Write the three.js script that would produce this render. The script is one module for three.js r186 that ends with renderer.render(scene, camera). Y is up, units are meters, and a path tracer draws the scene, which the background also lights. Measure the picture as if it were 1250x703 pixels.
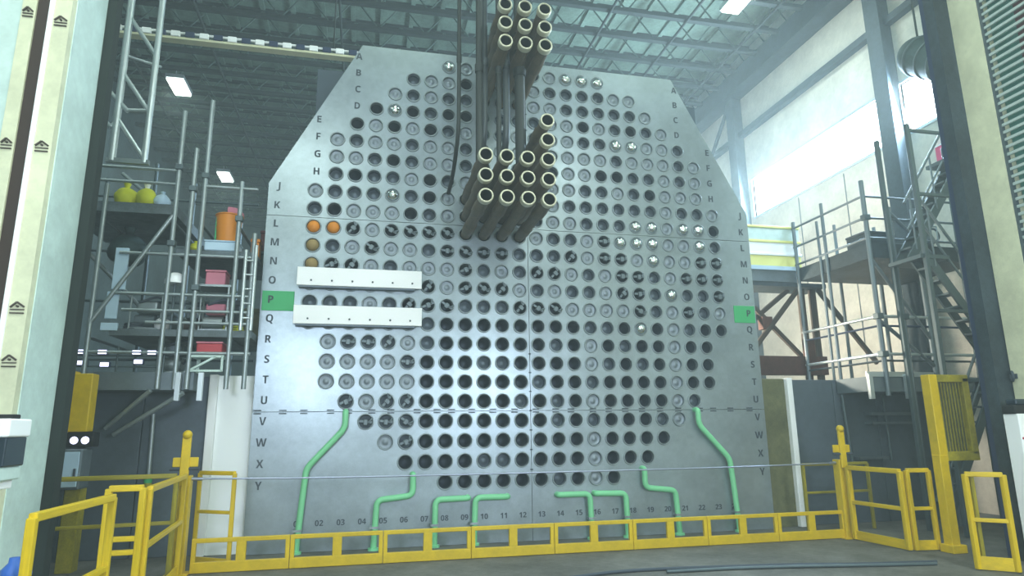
import * as THREE from 'three';
import { mergeGeometries } from 'three/addons/utils/BufferGeometryUtils.js';
import { RoundedBoxGeometry } from 'three/addons/geometries/RoundedBoxGeometry.js';
import { FontLoader } from 'three/addons/loaders/FontLoader.js';
import { TextGeometry } from 'three/addons/geometries/TextGeometry.js';
import { RectAreaLightUniformsLib } from 'three/addons/lights/RectAreaLightUniformsLib.js';

// ---------------------------------------------------------------- camera, light, exposure
const scene = new THREE.Scene();
const camera = new THREE.PerspectiveCamera(47.767, 1250 / 703, 0.1, 120);
camera.position.set(-2.454, 1.596, 9.70);
{
  const right = new THREE.Vector3(0.97597, -0.01055, 0.21779), up = new THREE.Vector3(-0.03507, 0.97729, 0.20897), back = new THREE.Vector3(-0.21508, -0.21158, 0.95340);
  right.crossVectors(up, back).normalize(); up.crossVectors(back, right).normalize();
  camera.setRotationFromMatrix(new THREE.Matrix4().makeBasis(right, up, back.normalize()));
}
const renderer = new THREE.WebGLRenderer({ antialias: true });
renderer.toneMapping = THREE.LinearToneMapping;
renderer.toneMappingExposure = 1.3;
scene.fog = new THREE.FogExp2(0xdff0ea, 0.0098);
renderer.shadowMap.enabled = true;
RectAreaLightUniformsLib.init();
scene.background = new THREE.Color(0x9fb4c4);
scene.backgroundIntensity = 0.3;
function areaLight(x, y, z, w, h, color, intensity, tx, ty, tz) {
  const l = new THREE.RectAreaLight(color, intensity, w, h);
  l.position.set(x, y, z); l.lookAt(tx, ty, tz); scene.add(l); return l;
}
const WIN = { y0: 7.62, y1: 8.76, x: 8.6 };                         // the two windows of the right-hand wall
areaLight(8.50, 8.19, -3.93, 5.2, 1.1, 0xc6e2fb, 110, -4, 6.5, -3.9);
areaLight(8.50, 8.19, -0.34, 1.2, 1.1, 0xc6e2fb, 110, -4, 6.5, -0.3);
const HALL = [[-8.2, 11.72, -9.75], [-8.28, 11.72, -17.0], [6.1, 11.72, -2.68], [-8.4, 11.72, 1.9], [-2, 11.72, 2.3], [4, 11.72, 2.3], [-1, 11.72, -9.5], [-1, 11.72, -14], [4.6, 11.72, -12]];
for (const [x, y, z] of HALL) areaLight(x, y - 0.11, z, 0.44, 0.96, 0xdcf2ec, 66, x, 0, z);
areaLight(3.0, 3.35, -2.72, 0.7, 0.45, 0xfff0d8, 380, 8.6, 4.6, -3.4);       // work flood behind the face that lights the right wall
const ROOM = [[-4.2, 8.62, 6.6], [2.2, 8.62, 6.6], [-4.2, 8.62, 10.4], [2.2, 8.62, 10.4]];
for (const [x, y, z] of ROOM) areaLight(x, y - 0.1, z, 2.6, 0.8, 0xe9fbef, 15.5, x, 0, z);
areaLight(-4.3, 3.6, 13.85, 1.8, 1.9, 0xdceaff, 26, -3.4, 2.4, 0);  // lit window behind the camera
areaLight(1.8, 2.9, 13.85, 1.6, 1.5, 0xdceaff, 40, 1.0, 2.2, 0);     // lit doorway light behind the camera

// ---------------------------------------------------------------- helpers
let seed = 20471;
const rnd = () => { seed = (seed * 1664525 + 1013904223) >>> 0; return seed / 4294967296; };
const counts = {};
const numbered = (n) => { const k = counts[n] = (counts[n] ?? -1) + 1; return k ? n + '_' + String(k).padStart(3, '0') : n; };
const baseOf = new WeakMap();
function thing(name, label, category, base = [0, 0, 0], group) {
  const o = new THREE.Group(); o.name = numbered(name); o.position.set(...base); scene.add(o);
  o.userData = { label, category }; if (group) o.userData.group = group;
  baseOf.set(o, base); return o;
}
function structure(name, geos, m) {
  const o = new THREE.Mesh(merge(geos), m); o.name = name; o.userData = { kind: 'structure' };
  o.castShadow = o.receiveShadow = true; scene.add(o); baseOf.set(o, [0, 0, 0]); return o;
}
function merge(g) {
  if (!Array.isArray(g)) return g;
  if (g.length === 1) return g[0];
  return mergeGeometries(g.map((q) => { const n = q.index ? q.toNonIndexed() : q; for (const k of Object.keys(n.attributes)) if (!['position', 'normal', 'uv'].includes(k)) n.deleteAttribute(k); return n; }));
}
// geometry in world coordinates; moved into the frame of its thing
function part(parent, name, geos, m, label) {
  const g = merge(geos).clone(), b = baseOf.get(parent); g.translate(-b[0], -b[1], -b[2]);
  const o = new THREE.Mesh(g, m); o.name = name; o.castShadow = o.receiveShadow = true; parent.add(o); baseOf.set(o, b);
  if (label) o.userData.label = label; return o;
}
// shared geometry in its own coordinates
function put(parent, name, g, m, x = 0, y = 0, z = 0) {
  const o = new THREE.Mesh(g, m); o.name = name; o.position.set(x, y, z); o.castShadow = o.receiveShadow = true; parent.add(o); return o;
}
function clone(root, pos, label, extra) {
  const c = root.clone(); c.name = numbered(root.name.replace(/_\d+$/, '')); c.position.set(...pos); c.userData = { ...root.userData, label, ...extra }; scene.add(c); return c;
}
function uvBox(g, w, h, d) {
  const p = g.attributes.position, n = g.attributes.normal, uv = g.attributes.uv;
  for (let i = 0; i < p.count; i++) {
    const ax = Math.abs(n.getX(i)), ay = Math.abs(n.getY(i)), az = Math.abs(n.getZ(i));
    if (ax > ay && ax > az) uv.setXY(i, p.getZ(i), p.getY(i)); else if (ay > az) uv.setXY(i, p.getX(i), p.getZ(i)); else uv.setXY(i, p.getX(i), p.getY(i));
  }
  return g;
}
const B = (x0, x1, y0, y1, z0, z1) => { const g = new THREE.BoxGeometry(x1 - x0, y1 - y0, z1 - z0); g.translate((x0 + x1) / 2, (y0 + y1) / 2, (z0 + z1) / 2); return uvBox(g); };
const RB = (x0, x1, y0, y1, z0, z1, r = 0.012, s = 2) => { const g = new RoundedBoxGeometry(x1 - x0, y1 - y0, z1 - z0, s, Math.min(r, (x1 - x0) / 2.1, (y1 - y0) / 2.1, (z1 - z0) / 2.1)); g.translate((x0 + x1) / 2, (y0 + y1) / 2, (z0 + z1) / 2); return uvBox(g); };
function rod(a, b, r, seg = 8) {
  const A = new THREE.Vector3(...a), C = new THREE.Vector3(...b), d = C.clone().sub(A);
  const g = new THREE.CylinderGeometry(r, r, d.length(), seg); g.applyQuaternion(new THREE.Quaternion().setFromUnitVectors(new THREE.Vector3(0, 1, 0), d.normalize()));
  const m = A.add(C).multiplyScalar(0.5); g.translate(m.x, m.y, m.z); return g;
}
function bar(a, b, w, h) {                                          // square tube between two points
  const A = new THREE.Vector3(...a), C = new THREE.Vector3(...b), d = C.clone().sub(A), L = d.length();
  const z = d.normalize(), up = Math.abs(z.y) > 0.95 ? new THREE.Vector3(1, 0, 0) : new THREE.Vector3(0, 1, 0), x = new THREE.Vector3().crossVectors(up, z).normalize(), y = new THREE.Vector3().crossVectors(z, x);
  const g = new RoundedBoxGeometry(w, h, L, 1, Math.min(w, h) * 0.15); g.applyMatrix4(new THREE.Matrix4().makeBasis(x, y, z));
  const m = A.add(C).multiplyScalar(0.5); g.translate(m.x, m.y, m.z); return g;
}
function bent(pts, r, fillet = 0.1, seg = 10) {                     // tube along a polyline with rounded corners
  const V = pts.map((p) => new THREE.Vector3(...p)), path = new THREE.CurvePath(); let cur = V[0];
  for (let i = 1; i < V.length - 1; i++) {
    const a = V[i].clone().sub(V[i - 1]), b = V[i + 1].clone().sub(V[i]), f = Math.min(fillet, a.length() * 0.45, b.length() * 0.45);
    const s = V[i].clone().addScaledVector(a.normalize(), -f), e = V[i].clone().addScaledVector(b.normalize(), f);
    path.add(new THREE.LineCurve3(cur, s)); path.add(new THREE.QuadraticBezierCurve3(s, V[i], e)); cur = e;
  }
  path.add(new THREE.LineCurve3(cur, V[V.length - 1]));
  return new THREE.TubeGeometry(path, pts.length * 12, r, seg, false);
}
// ---------------------------------------------------------------- materials
function hash(x, y, s) { let h = Math.imul(x, 374761393) + Math.imul(y, 668265263) + Math.imul(s, 982451653); h = Math.imul(h ^ (h >>> 13), 1274126177); return ((h ^ (h >>> 16)) >>> 0) / 4294967296; }
function vnoise(x, y, per, s) {
  const xi = Math.floor(x), yi = Math.floor(y), fx = x - xi, fy = y - yi, u = fx * fx * (3 - 2 * fx), v = fy * fy * (3 - 2 * fy), w = (a) => ((a % per) + per) % per;
  const a = hash(w(xi), w(yi), s), b = hash(w(xi + 1), w(yi), s), c = hash(w(xi), w(yi + 1), s), d = hash(w(xi + 1), w(yi + 1), s);
  return a + (b - a) * u + (c - a) * v + (a - b - c + d) * u * v;
}
function noiseTexture(size, layers, lo, hi, s, metres, speck = 0) {
  const d = new Uint8Array(size * size * 4);
  for (let y = 0; y < size; y++) for (let x = 0; x < size; x++) {
    let t = 0, tot = 0; for (const [p, a] of layers) { t += a * vnoise(x / size * p, y / size * p, p, s + p); tot += a; }
    t /= tot; t = THREE.MathUtils.clamp((t - 0.5) * 1.6 + 0.5, 0, 1); if (speck && hash(x, y, s + 7) < speck) t *= 0.6;
    for (let k = 0; k < 3; k++) d[(y * size + x) * 4 + k] = Math.round(255 * (lo[k] + (hi[k] - lo[k]) * t)); d[(y * size + x) * 4 + 3] = 255;
  }
  const t = new THREE.DataTexture(d, size, size); t.wrapS = t.wrapT = THREE.RepeatWrapping; t.magFilter = THREE.LinearFilter; t.minFilter = THREE.LinearMipmapLinearFilter; t.generateMipmaps = true;
  t.repeat.set(1 / metres, 1 / metres); t.needsUpdate = true; return t;
}
const srgb = (t) => { t.colorSpace = THREE.SRGBColorSpace; return t; };
const mottle = srgb(noiseTexture(512, [[4, 1], [12, 0.8], [48, 0.6], [160, 0.4]], [0.86, 0.86, 0.86], [1, 1, 1], 3, 3));
const grime = srgb(noiseTexture(512, [[3, 1], [9, 1], [40, 0.7], [170, 0.6]], [0.66, 0.66, 0.64], [1, 1, 1], 11, 2.5, 0.01));
const fine = noiseTexture(256, [[16, 1], [64, 1], [128, 0.8]], [0.3, 0.3, 0.3], [0.8, 0.8, 0.8], 5, 0.8);
const std = (color, roughness = 0.6, metalness = 0, o = {}) => new THREE.MeshStandardMaterial({ color, roughness, metalness, ...o });
const M = {
  plate: std(0xa7b4bc, 0.32, 0.55, { map: mottle, bumpMap: fine, bumpScale: 0.0006 }),
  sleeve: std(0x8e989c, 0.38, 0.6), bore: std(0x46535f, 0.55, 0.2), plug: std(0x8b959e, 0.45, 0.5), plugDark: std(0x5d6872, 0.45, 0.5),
  chrome: std(0xe8eef0, 0.12, 1), orange: std(0xe08a1c, 0.5), tan: std(0x9a8352, 0.6),
  ink: std(0x3f4852, 0.7), green: std(0x3fae6c, 0.55), fitting: std(0x7c6b52, 0.5, 0.2, { map: grime }), fittingEnd: std(0xd2ceb4, 0.4, 0.35), black: std(0x0d0f10, 0.7), feeder: std(0x6b7478, 0.45, 0.55, { map: grime }),
  feederDark: std(0x3c4240, 0.55, 0.2, { map: grime }),
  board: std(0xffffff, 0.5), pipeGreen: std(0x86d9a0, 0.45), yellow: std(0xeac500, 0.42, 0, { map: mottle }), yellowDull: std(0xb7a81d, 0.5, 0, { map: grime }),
  wire: std(0xaab0c4, 0.35, 0.8), concrete: std(0x77766f, 0.75, 0, { map: grime, bumpMap: fine, bumpScale: 0.002 }),
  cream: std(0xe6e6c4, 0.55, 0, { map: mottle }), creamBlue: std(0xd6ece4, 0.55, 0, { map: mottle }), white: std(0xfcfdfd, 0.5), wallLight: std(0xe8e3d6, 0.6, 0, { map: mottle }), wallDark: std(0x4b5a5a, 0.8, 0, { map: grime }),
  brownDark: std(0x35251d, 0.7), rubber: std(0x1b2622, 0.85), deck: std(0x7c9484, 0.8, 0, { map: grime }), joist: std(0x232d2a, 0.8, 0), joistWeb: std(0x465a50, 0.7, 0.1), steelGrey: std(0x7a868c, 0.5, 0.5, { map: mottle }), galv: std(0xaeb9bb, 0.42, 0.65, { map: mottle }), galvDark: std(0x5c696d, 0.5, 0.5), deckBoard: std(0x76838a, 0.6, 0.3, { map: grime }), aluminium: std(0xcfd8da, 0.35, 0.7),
  shield: std(0x5f6b75, 0.6, 0.2, { map: mottle }), shieldWhite: std(0xfafeff, 0.45), olive: std(0x7a7a52, 0.65, 0, { map: grime }), redBrown: std(0x6a4238, 0.6, 0.1, { map: grime }), brown: std(0x5c5148, 0.6, 0.2, { map: grime }),
  darkSlate: std(0x46545c, 0.6, 0.3, { map: grime }), navy: std(0x2b3a58, 0.7), blue: std(0x2f62b8, 0.5), paleBlue: std(0xbfd8ea, 0.5), pink: std(0xc9788a, 0.6), red: std(0xb83f48, 0.6), tealDark: std(0x40595a, 0.7, 0.1, { map: grime }), hotPink: std(0xe2497c, 0.6), paleYellow: std(0xe9e68c, 0.55), rope: std(0xd9d6b4, 0.7), screen: std(0x26343f, 0.25, 0.2), tealGreen: std(0x3f7a70, 0.6), maroon: std(0x5a2f33, 0.7),
  slat: std(0xc4d2cc, 0.5, 0.4), limeYellow: std(0xd6d825, 0.6),
};
const glow = (c, i) => new THREE.MeshStandardMaterial({ color: 0x111111, emissive: c, emissiveIntensity: i, roughness: 0.6 });
M.windowGlow = glow(0xeef6ff, 9); M.lampGlow = glow(0xf4fff8, 4); M.ledGlow = glow(0xd8dcff, 2.2);
const font = await new FontLoader().loadAsync('fonts/droid/droid_sans_bold.typeface.json');
function text(s, size, depth = 0.004) { const g = new TextGeometry(s, { font, size, depth, curveSegments: 3, bevelEnabled: false }); g.computeBoundingBox(); const b = g.boundingBox; g.translate(-(b.min.x + b.max.x) / 2, -(b.min.y + b.max.y) / 2, 0); return g; }

// ---------------------------------------------------------------- the setting
structure('floor', [B(-11, 9.2, -0.2, 0, -26, 15)], M.concrete);
const ceiling = structure('ceiling', [B(-11, 9.2, 12.9, 13.1, -26, 3.5)], M.deck);
for (let k = 0; k < 27; k++) {                                       // open-web roof joists
  const z = 2.1 - k * 1.03, g = [];
  for (let x = -10.5, i = 0; x < 8.5; x += 0.62, i++) g.push(rod([x, i % 2 ? 12.04 : 12.84, z], [x + 0.62, i % 2 ? 12.84 : 12.04, z], 0.022, 5));
  part(part(ceiling, 'roof_joist', [B(-10.5, 8.6, 11.97, 12.07, z - 0.07, z + 0.07), B(-10.5, 8.6, 12.82, 12.9, z - 0.05, z + 0.05)], M.joist), 'joist_web', g, M.joistWeb);
}
for (let k = 0; k < 24; k++) part(ceiling, 'deck_rib', [B(-10.4 + k * 0.8, -10.28 + k * 0.8, 12.84, 12.9, -26, 3)], M.deck);
for (const x of [-9.2, -6.9, -3.4, 0.9, 3.3, 5.4, 7.4]) part(ceiling, 'conduit', [rod([x, 11.94, -26], [x, 11.94, 3], 0.035, 6)], M.joist);
const wallR = structure('wall_right', [B(8.6, 9.0, 0, WIN.y0, -26, 3.1), B(8.6, 9.0, WIN.y1, 12.9, -26, 3.1), B(8.6, 9.0, WIN.y0, WIN.y1, -26, -6.56), B(8.6, 9.0, WIN.y0, WIN.y1, -1.32, -0.96), B(8.6, 9.0, WIN.y0, WIN.y1, 0.3, 3.1)], M.wallLight);
for (const z of [-12.5, -6.95, -1.14]) part(wallR, 'wall_column', [B(8.36, 8.62, 0, 12.3, z - 0.16, z + 0.16), B(8.28, 8.36, 0, 12.3, z - 0.2, z + 0.2)], M.darkSlate);
part(wallR, 'wall_girt', [B(8.42, 8.6, 10.2, 10.36, -26, 3)], M.darkSlate);
part(wallR, 'eaves_beam', [B(8.1, 8.6, 11.5, 12.1, -26, 3)], M.darkSlate);
part(wallR, 'knee_brace', [rod([8.4, 10.3, -8.3], [8.4, 11.7, -6.9], 0.06)], M.darkSlate);
part(wallR, 'panel_joint', [-20, -17, -14, -11, -8.5, -4.6, -2.9, 1].map((z) => B(8.585, 8.61, 0, 7.5, z - 0.01, z + 0.01)), M.steelGrey);
[[-6.56, -1.32], [-0.96, 0.3]].forEach(([z0, z1], i) => {
  const w = new THREE.Group(); w.name = 'window_' + (i + 1); w.userData = { kind: 'structure' }; scene.add(w); baseOf.set(w, [0, 0, 0]);
  part(w, 'pane', [B(8.66, 8.69, WIN.y0, WIN.y1, z0, z1)], M.windowGlow);
  part(w, 'frame', [B(8.56, 8.70, WIN.y0 - 0.06, WIN.y0, z0, z1), B(8.56, 8.70, WIN.y1, WIN.y1 + 0.06, z0, z1), B(8.56, 8.7, WIN.y0, WIN.y1, z0 - 0.06, z0), B(8.56, 8.7, WIN.y0, WIN.y1, z1, z1 + 0.06)], M.aluminium);
});
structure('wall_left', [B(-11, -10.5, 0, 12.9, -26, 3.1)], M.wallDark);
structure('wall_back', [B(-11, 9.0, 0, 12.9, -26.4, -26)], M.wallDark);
// the wall with the large opening, between the two rooms
structure('wall_opening_left', [B(-5.30, -5.15, 0, 9.2, 3.1, 3.78), B(-5.53, -5.30, 0, 9.2, 3.1, 3.5)], M.cream);
structure('wall_front_left', [B(-11, -5.535, 0, 9.2, 3.1, 3.76)], M.creamBlue);
structure('trim_1', [B(-5.325, -5.285, 0, 9.2, 3.5, 3.79)], M.white);
structure('trim_2', [B(-5.425, -5.325, 0, 9.2, 3.5, 3.77)], M.brownDark);
structure('trim_3', [B(-5.535, -5.425, 0, 9.2, 3.5, 3.79)], M.cream);
structure('trim_4', [B(-5.155, -5.142, 0, 9.2, 3.1, 3.7)], M.creamBlue);
structure('trim_5', [B(-5.19, -5.06, 0, 9.2, 2.96, 3.09)], M.rubber);
structure('wall_opening_right', [B(5.40, 9.2, 0, 9.2, 3.1, 3.5)], M.cream);
structure('trim_6', [B(5.18, 5.43, 0, 9.2, 2.92, 3.08)], M.darkSlate);
structure('trim_7', [B(5.24, 5.34, 0, 9.2, 2.8, 2.92)], M.navy);
structure('wall_opening_top', [B(-11, 9.2, 9.2, 13.1, 3.1, 3.5)], M.cream);
structure('wall_room_right', [B(5.45, 5.65, 0, 3.36, 3.5, 15), B(5.45, 5.65, 3.36, 9.2, 4.9, 15), B(5.45, 5.65, 8.3, 9.2, 3.5, 4.9)], M.cream);
structure('wall_room_left', [B(-11, -10.6, 0, 9.2, 3.7, 15)], M.creamBlue);
structure('wall_room_back', [B(-11, 5.65, 0, 9.2, 14, 15)], M.cream);
structure('ceiling_room', [B(-11, 5.65, 9.0, 9.2, 3.5, 15)], M.white);
[[-5.2, -3.4, 2.65, 4.55], [1.0, 2.6, 2.15, 3.65]].forEach(([x0, x1, y0, y1], i) => {
  const w = new THREE.Group(); w.name = 'window_' + (i + 3); w.userData = { kind: 'structure' }; scene.add(w); baseOf.set(w, [0, 0, 0]);
  part(w, 'pane', [B(x0, x1, y0, y1, 13.95, 13.99)], M.windowGlow);
  part(w, 'frame', [B(x0 - 0.08, x1 + 0.08, y0 - 0.08, y0, 13.9, 14), B(x0 - 0.08, x1 + 0.08, y1, y1 + 0.08, 13.9, 14), B(x0 - 0.08, x0, y0, y1, 13.9, 14), B(x1, x1 + 0.08, y0, y1, 13.9, 14)], M.aluminium);
});

// ---------------------------------------------------------------- lamps
{
  const words = ['bright ceiling lamp panel above the left scaffold', 'small far ceiling lamp low beside the left scaffold poles', 'elongated ceiling lamp at top right near the wall eaves', 'ceiling lamp over the left front corner of the hall', 'ceiling lamp high above the left of the opening', 'ceiling lamp high above the right of the opening', 'ceiling lamp behind the middle of the face plate', 'ceiling lamp far behind the middle of the face plate', 'ceiling lamp far behind the right of the face plate'];
  HALL.forEach(([x, y, z], i) => {
    const l = thing('ceiling_lamp', words[i], 'lamp', [x, y, z], 'hall ceiling lamps');
    part(l, 'housing', [B(x - 0.25, x + 0.25, y, y + 0.12, z - 0.52, z + 0.52), rod([x, y + 0.1, z - 0.4], [x, 12, z - 0.4], 0.015, 6), rod([x, y + 0.1, z + 0.4], [x, 12, z + 0.4], 0.015, 6)], M.aluminium);
    part(l, 'diffuser', [B(x - 0.22, x + 0.22, y - 0.06, y, z - 0.48, z + 0.48)], M.lampGlow);
  });
  ROOM.forEach(([x, y, z], i) => {
    const l = thing('room_lamp', ['left front', 'right front', 'left rear', 'right rear'][i] + ' ceiling lamp of the near room', 'lamp', [x, y, z], 'near room ceiling lamps');
    part(l, 'housing', [B(x - 1.35, x + 1.35, y, 9.0, z - 0.44, z + 0.44)], M.aluminium);
    part(l, 'diffuser', [B(x - 1.3, x + 1.3, y - 0.05, y, z - 0.4, z + 0.4)], M.lampGlow);
  });
}

// ---------------------------------------------------------------- reactor face
const PITCH = 0.286, CY = 4.15;
const colX = (c) => (c - 12.5) * PITCH, rowY = (r) => CY + (12.5 - r) * PITCH;
const half = (r) => { const k = r <= 12 ? r : 25 - r; return k === 1 ? 5 : k === 2 ? 7 : k === 3 ? 8 : k === 4 ? 9 : k === 5 ? 10 : k <= 8 ? 11 : 12; };
const sites = [];
for (let r = 1; r <= 24; r++) for (let c = 13 - half(r); c <= 12 + half(r); c++) sites.push([c, r]);
const isFit = (c, r) => (c >= 9 && c <= 12 && r >= 9 && r <= 11) || (c === 12 && (r === 7 || r === 8)) || (c >= 10 && c <= 12 && r <= 3);
const face = thing('reactor_face', 'grey steel reactor face plate with a round grid of lattice holes and lettered rows', 'reactor', [0, 0, 0]);
{
  const ys = [0, rowY(20.5), rowY(10.5), CY + 3.52], g = 0.004;
  const edge = (y) => y <= CY + 1.07 ? 3.96 : 3.96 - (y - CY - 1.07) * (3.96 - 2.68) / (3.52 - 1.07);
  for (let b = 0; b < 3; b++) for (const s of [-1, 1]) {
    const y0 = ys[b] + g, y1 = ys[b + 1] - g, sh = new THREE.Shape();
    const pts = [[g, y0], [edge(y0), y0]]; if (y0 < CY + 1.07 && y1 > CY + 1.07) pts.push([3.96, CY + 1.07]); pts.push([edge(y1), y1], [g, y1]);
    (s > 0 ? pts : pts.reverse()).forEach(([x, y], i) => i ? sh.lineTo(s * x, y) : sh.moveTo(s * x, y));
    for (const [c, r] of sites) { const x = colX(c), y = rowY(r); if (Math.sign(x) === s && y > y0 && y < y1) { const h = new THREE.Path(); h.absarc(x, y, 0.1, 0, Math.PI * 2, true); sh.holes.push(h); } }
    part(face, 'face_panel', [new THREE.ExtrudeGeometry(sh, { depth: 0.09, bevelEnabled: false, curveSegments: 9 }).translate(0, 0, -0.09)], M.plate);
  }
  part(face, 'backing_plate', [B(-3.4, 3.4, 0, CY + 3.3, -0.55, -0.5), B(-3.9, 3.9, 0, CY + 1, -0.55, -0.5)], M.bore);
  part(face, 'edge_frame', [B(-3.95, -3.85, 0, CY + 1.05, -0.5, -0.1), B(3.85, 3.95, 0, CY + 1.05, -0.5, -0.1), B(-2.66, 2.66, CY + 3.4, CY + 3.5, -0.5, -0.1), ...[-1, 1].map((s) => bar([s * 3.9, CY + 1.05, -0.3], [s * 2.63, CY + 3.45, -0.3], 0.4, 0.1))], M.steelGrey);
  // lattice sleeves: a raised rim, a bore and a floor to the bore
  const lathe = (pts, seg = 18) => new THREE.LatheGeometry(pts.map(([r, z]) => new THREE.Vector2(r, z)), seg).rotateX(Math.PI / 2);
  const sleeveG = lathe([[0.118, 0], [0.116, 0.016], [0.104, 0.018], [0.094, 0.010], [0.094, -0.05]].reverse());
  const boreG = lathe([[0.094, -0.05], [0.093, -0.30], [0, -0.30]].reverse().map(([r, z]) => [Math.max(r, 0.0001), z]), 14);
  const plugG = lathe([[0.0001, -0.012], [0.03, -0.012], [0.034, -0.030], [0.07, -0.034], [0.076, -0.022], [0.093, -0.024]]);
  const deepG = lathe([[0.0001, -0.07], [0.04, -0.07], [0.045, -0.09], [0.093, -0.094]]);
  const capG = lathe([[0.0001, 0.075], [0.04, 0.066], [0.07, 0.045], [0.088, 0.012], [0.093, -0.02]]);
  const latchG = merge([B(-0.09, 0.09, -0.016, 0.016, 0.008, 0.04), RB(-0.03, 0.03, -0.05, 0.03, 0.01, 0.07, 0.01, 1), rod([0.05, 0.0, 0.05], [0.09, 0.06, 0.02], 0.012, 6)]);
  const kind = ([c, r]) => {
    if (r === 11 && c <= 2) return 'orange'; if ((r === 12 || r === 13) && c === 1) return 'tan';
    const ch = { '4,5': 1, '9,5': 1, '10,19': 1, '10,20': 1, '11,18': 1, '11,19': 1, '10,23': 1, '11,23': 1, '10,22': 1, '11,20': 1, '12,20': 1, '5,18': 1, '5,19': 1, '1,8': 1, '1,15': 1, '1,16': 1, '1,17': 1, '14,21': 1, '16,19': 1 };
    if (ch[r + ',' + c]) return 'chrome';
    const u = hash(c, r, 91);
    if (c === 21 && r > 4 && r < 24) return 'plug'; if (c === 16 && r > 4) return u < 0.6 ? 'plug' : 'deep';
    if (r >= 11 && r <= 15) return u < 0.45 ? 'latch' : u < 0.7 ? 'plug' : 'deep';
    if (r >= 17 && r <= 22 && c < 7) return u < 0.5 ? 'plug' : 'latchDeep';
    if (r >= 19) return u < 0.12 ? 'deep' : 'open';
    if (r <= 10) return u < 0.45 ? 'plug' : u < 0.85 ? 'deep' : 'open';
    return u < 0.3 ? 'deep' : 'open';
  };
  const d2 = ([c, r]) => (colX(c) + 2.45) ** 2 + (rowY(r) - 1.6) ** 2;
  const list = sites.filter(([c, r]) => !isFit(c, r)).sort((a, b) => d2(a) - d2(b));
  const rest = { sleeve: [], bore: [], plug: [], plugDark: [], chrome: [], latch: [] };
  list.forEach((s, i) => {
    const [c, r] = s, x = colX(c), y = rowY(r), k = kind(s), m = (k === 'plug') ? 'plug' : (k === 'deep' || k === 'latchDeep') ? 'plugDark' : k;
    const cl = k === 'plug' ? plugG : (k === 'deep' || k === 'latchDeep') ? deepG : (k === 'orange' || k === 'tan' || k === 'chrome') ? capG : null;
    const latched = k === 'latch' || k === 'latchDeep';
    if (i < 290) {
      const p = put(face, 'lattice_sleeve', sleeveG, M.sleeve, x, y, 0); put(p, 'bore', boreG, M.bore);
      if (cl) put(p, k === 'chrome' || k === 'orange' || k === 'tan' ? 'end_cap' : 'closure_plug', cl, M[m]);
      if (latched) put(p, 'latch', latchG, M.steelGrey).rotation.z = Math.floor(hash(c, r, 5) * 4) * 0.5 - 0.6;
    } else {
      const at = (g) => (g.index ? g.toNonIndexed() : g.clone()).translate(x, y, 0);
      rest.sleeve.push(at(sleeveG)); rest.bore.push(at(boreG)); if (cl) (rest[m] ??= []).push(at(cl)); if (latched) rest.latch.push(at(latchG));
    }
  });
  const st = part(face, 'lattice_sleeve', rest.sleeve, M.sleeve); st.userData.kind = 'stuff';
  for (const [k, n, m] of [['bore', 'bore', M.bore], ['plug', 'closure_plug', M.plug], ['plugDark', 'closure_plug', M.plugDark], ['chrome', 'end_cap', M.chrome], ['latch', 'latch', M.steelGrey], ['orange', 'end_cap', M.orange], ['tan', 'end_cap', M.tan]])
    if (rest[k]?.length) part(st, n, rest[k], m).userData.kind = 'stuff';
  for (const [c, r] of sites) if (isFit(c, r)) put(face, 'fitting_collar', sleeveG, M.sleeve, colX(c), rowY(r), 0);
  // row letters and column numbers
  const rows = 'ABCDEFGHJKLMNOPQRSTUVWXY';
  for (const s of [-1, 1]) part(face, 'row_label', [RB(s > 0 ? 3.55 : -3.94, s > 0 ? 3.94 : -3.5, rowY(15) - 0.145, rowY(15) + 0.145, 0.001, 0.012, 0.004, 1)], M.green, 'green row label plate');
  for (let r = 1; r <= 24; r++) for (const s of [-1, 1]) { const x = r <= 4 ? 2.73 : r <= 8 ? 3.29 : 3.82; put(face, 'row_letter', text(rows[r - 1], 0.11), M.ink, s * x, rowY(r) + 0.02, r === 15 ? 0.013 : 0.001); }
  for (let c = 1; c <= 24; c++) put(face, 'column_number', text(String(c).padStart(2, '0'), 0.075), M.ink, colX(c), 0.37, 0.001);
  for (let k = 0; k < 26; k++) for (const e of [-0.022, 0.022]) { const x = -3.85 + k * 0.3 + (hash(k, 3, 8) - 0.5) * 0.1; put(face, 'seam_bar', B(-0.05, 0.05, -0.008, 0.008, 0, 0.012), M.ink, x, rowY(20.5) + e, 0.0); }
  for (let r = 1; r < 24; r++) if (Math.abs(r - 12.5) > 4) put(face, 'centre_mark', text('-', 0.12), M.ink, 0, rowY(r + 0.5), 0.001);
}
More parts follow.
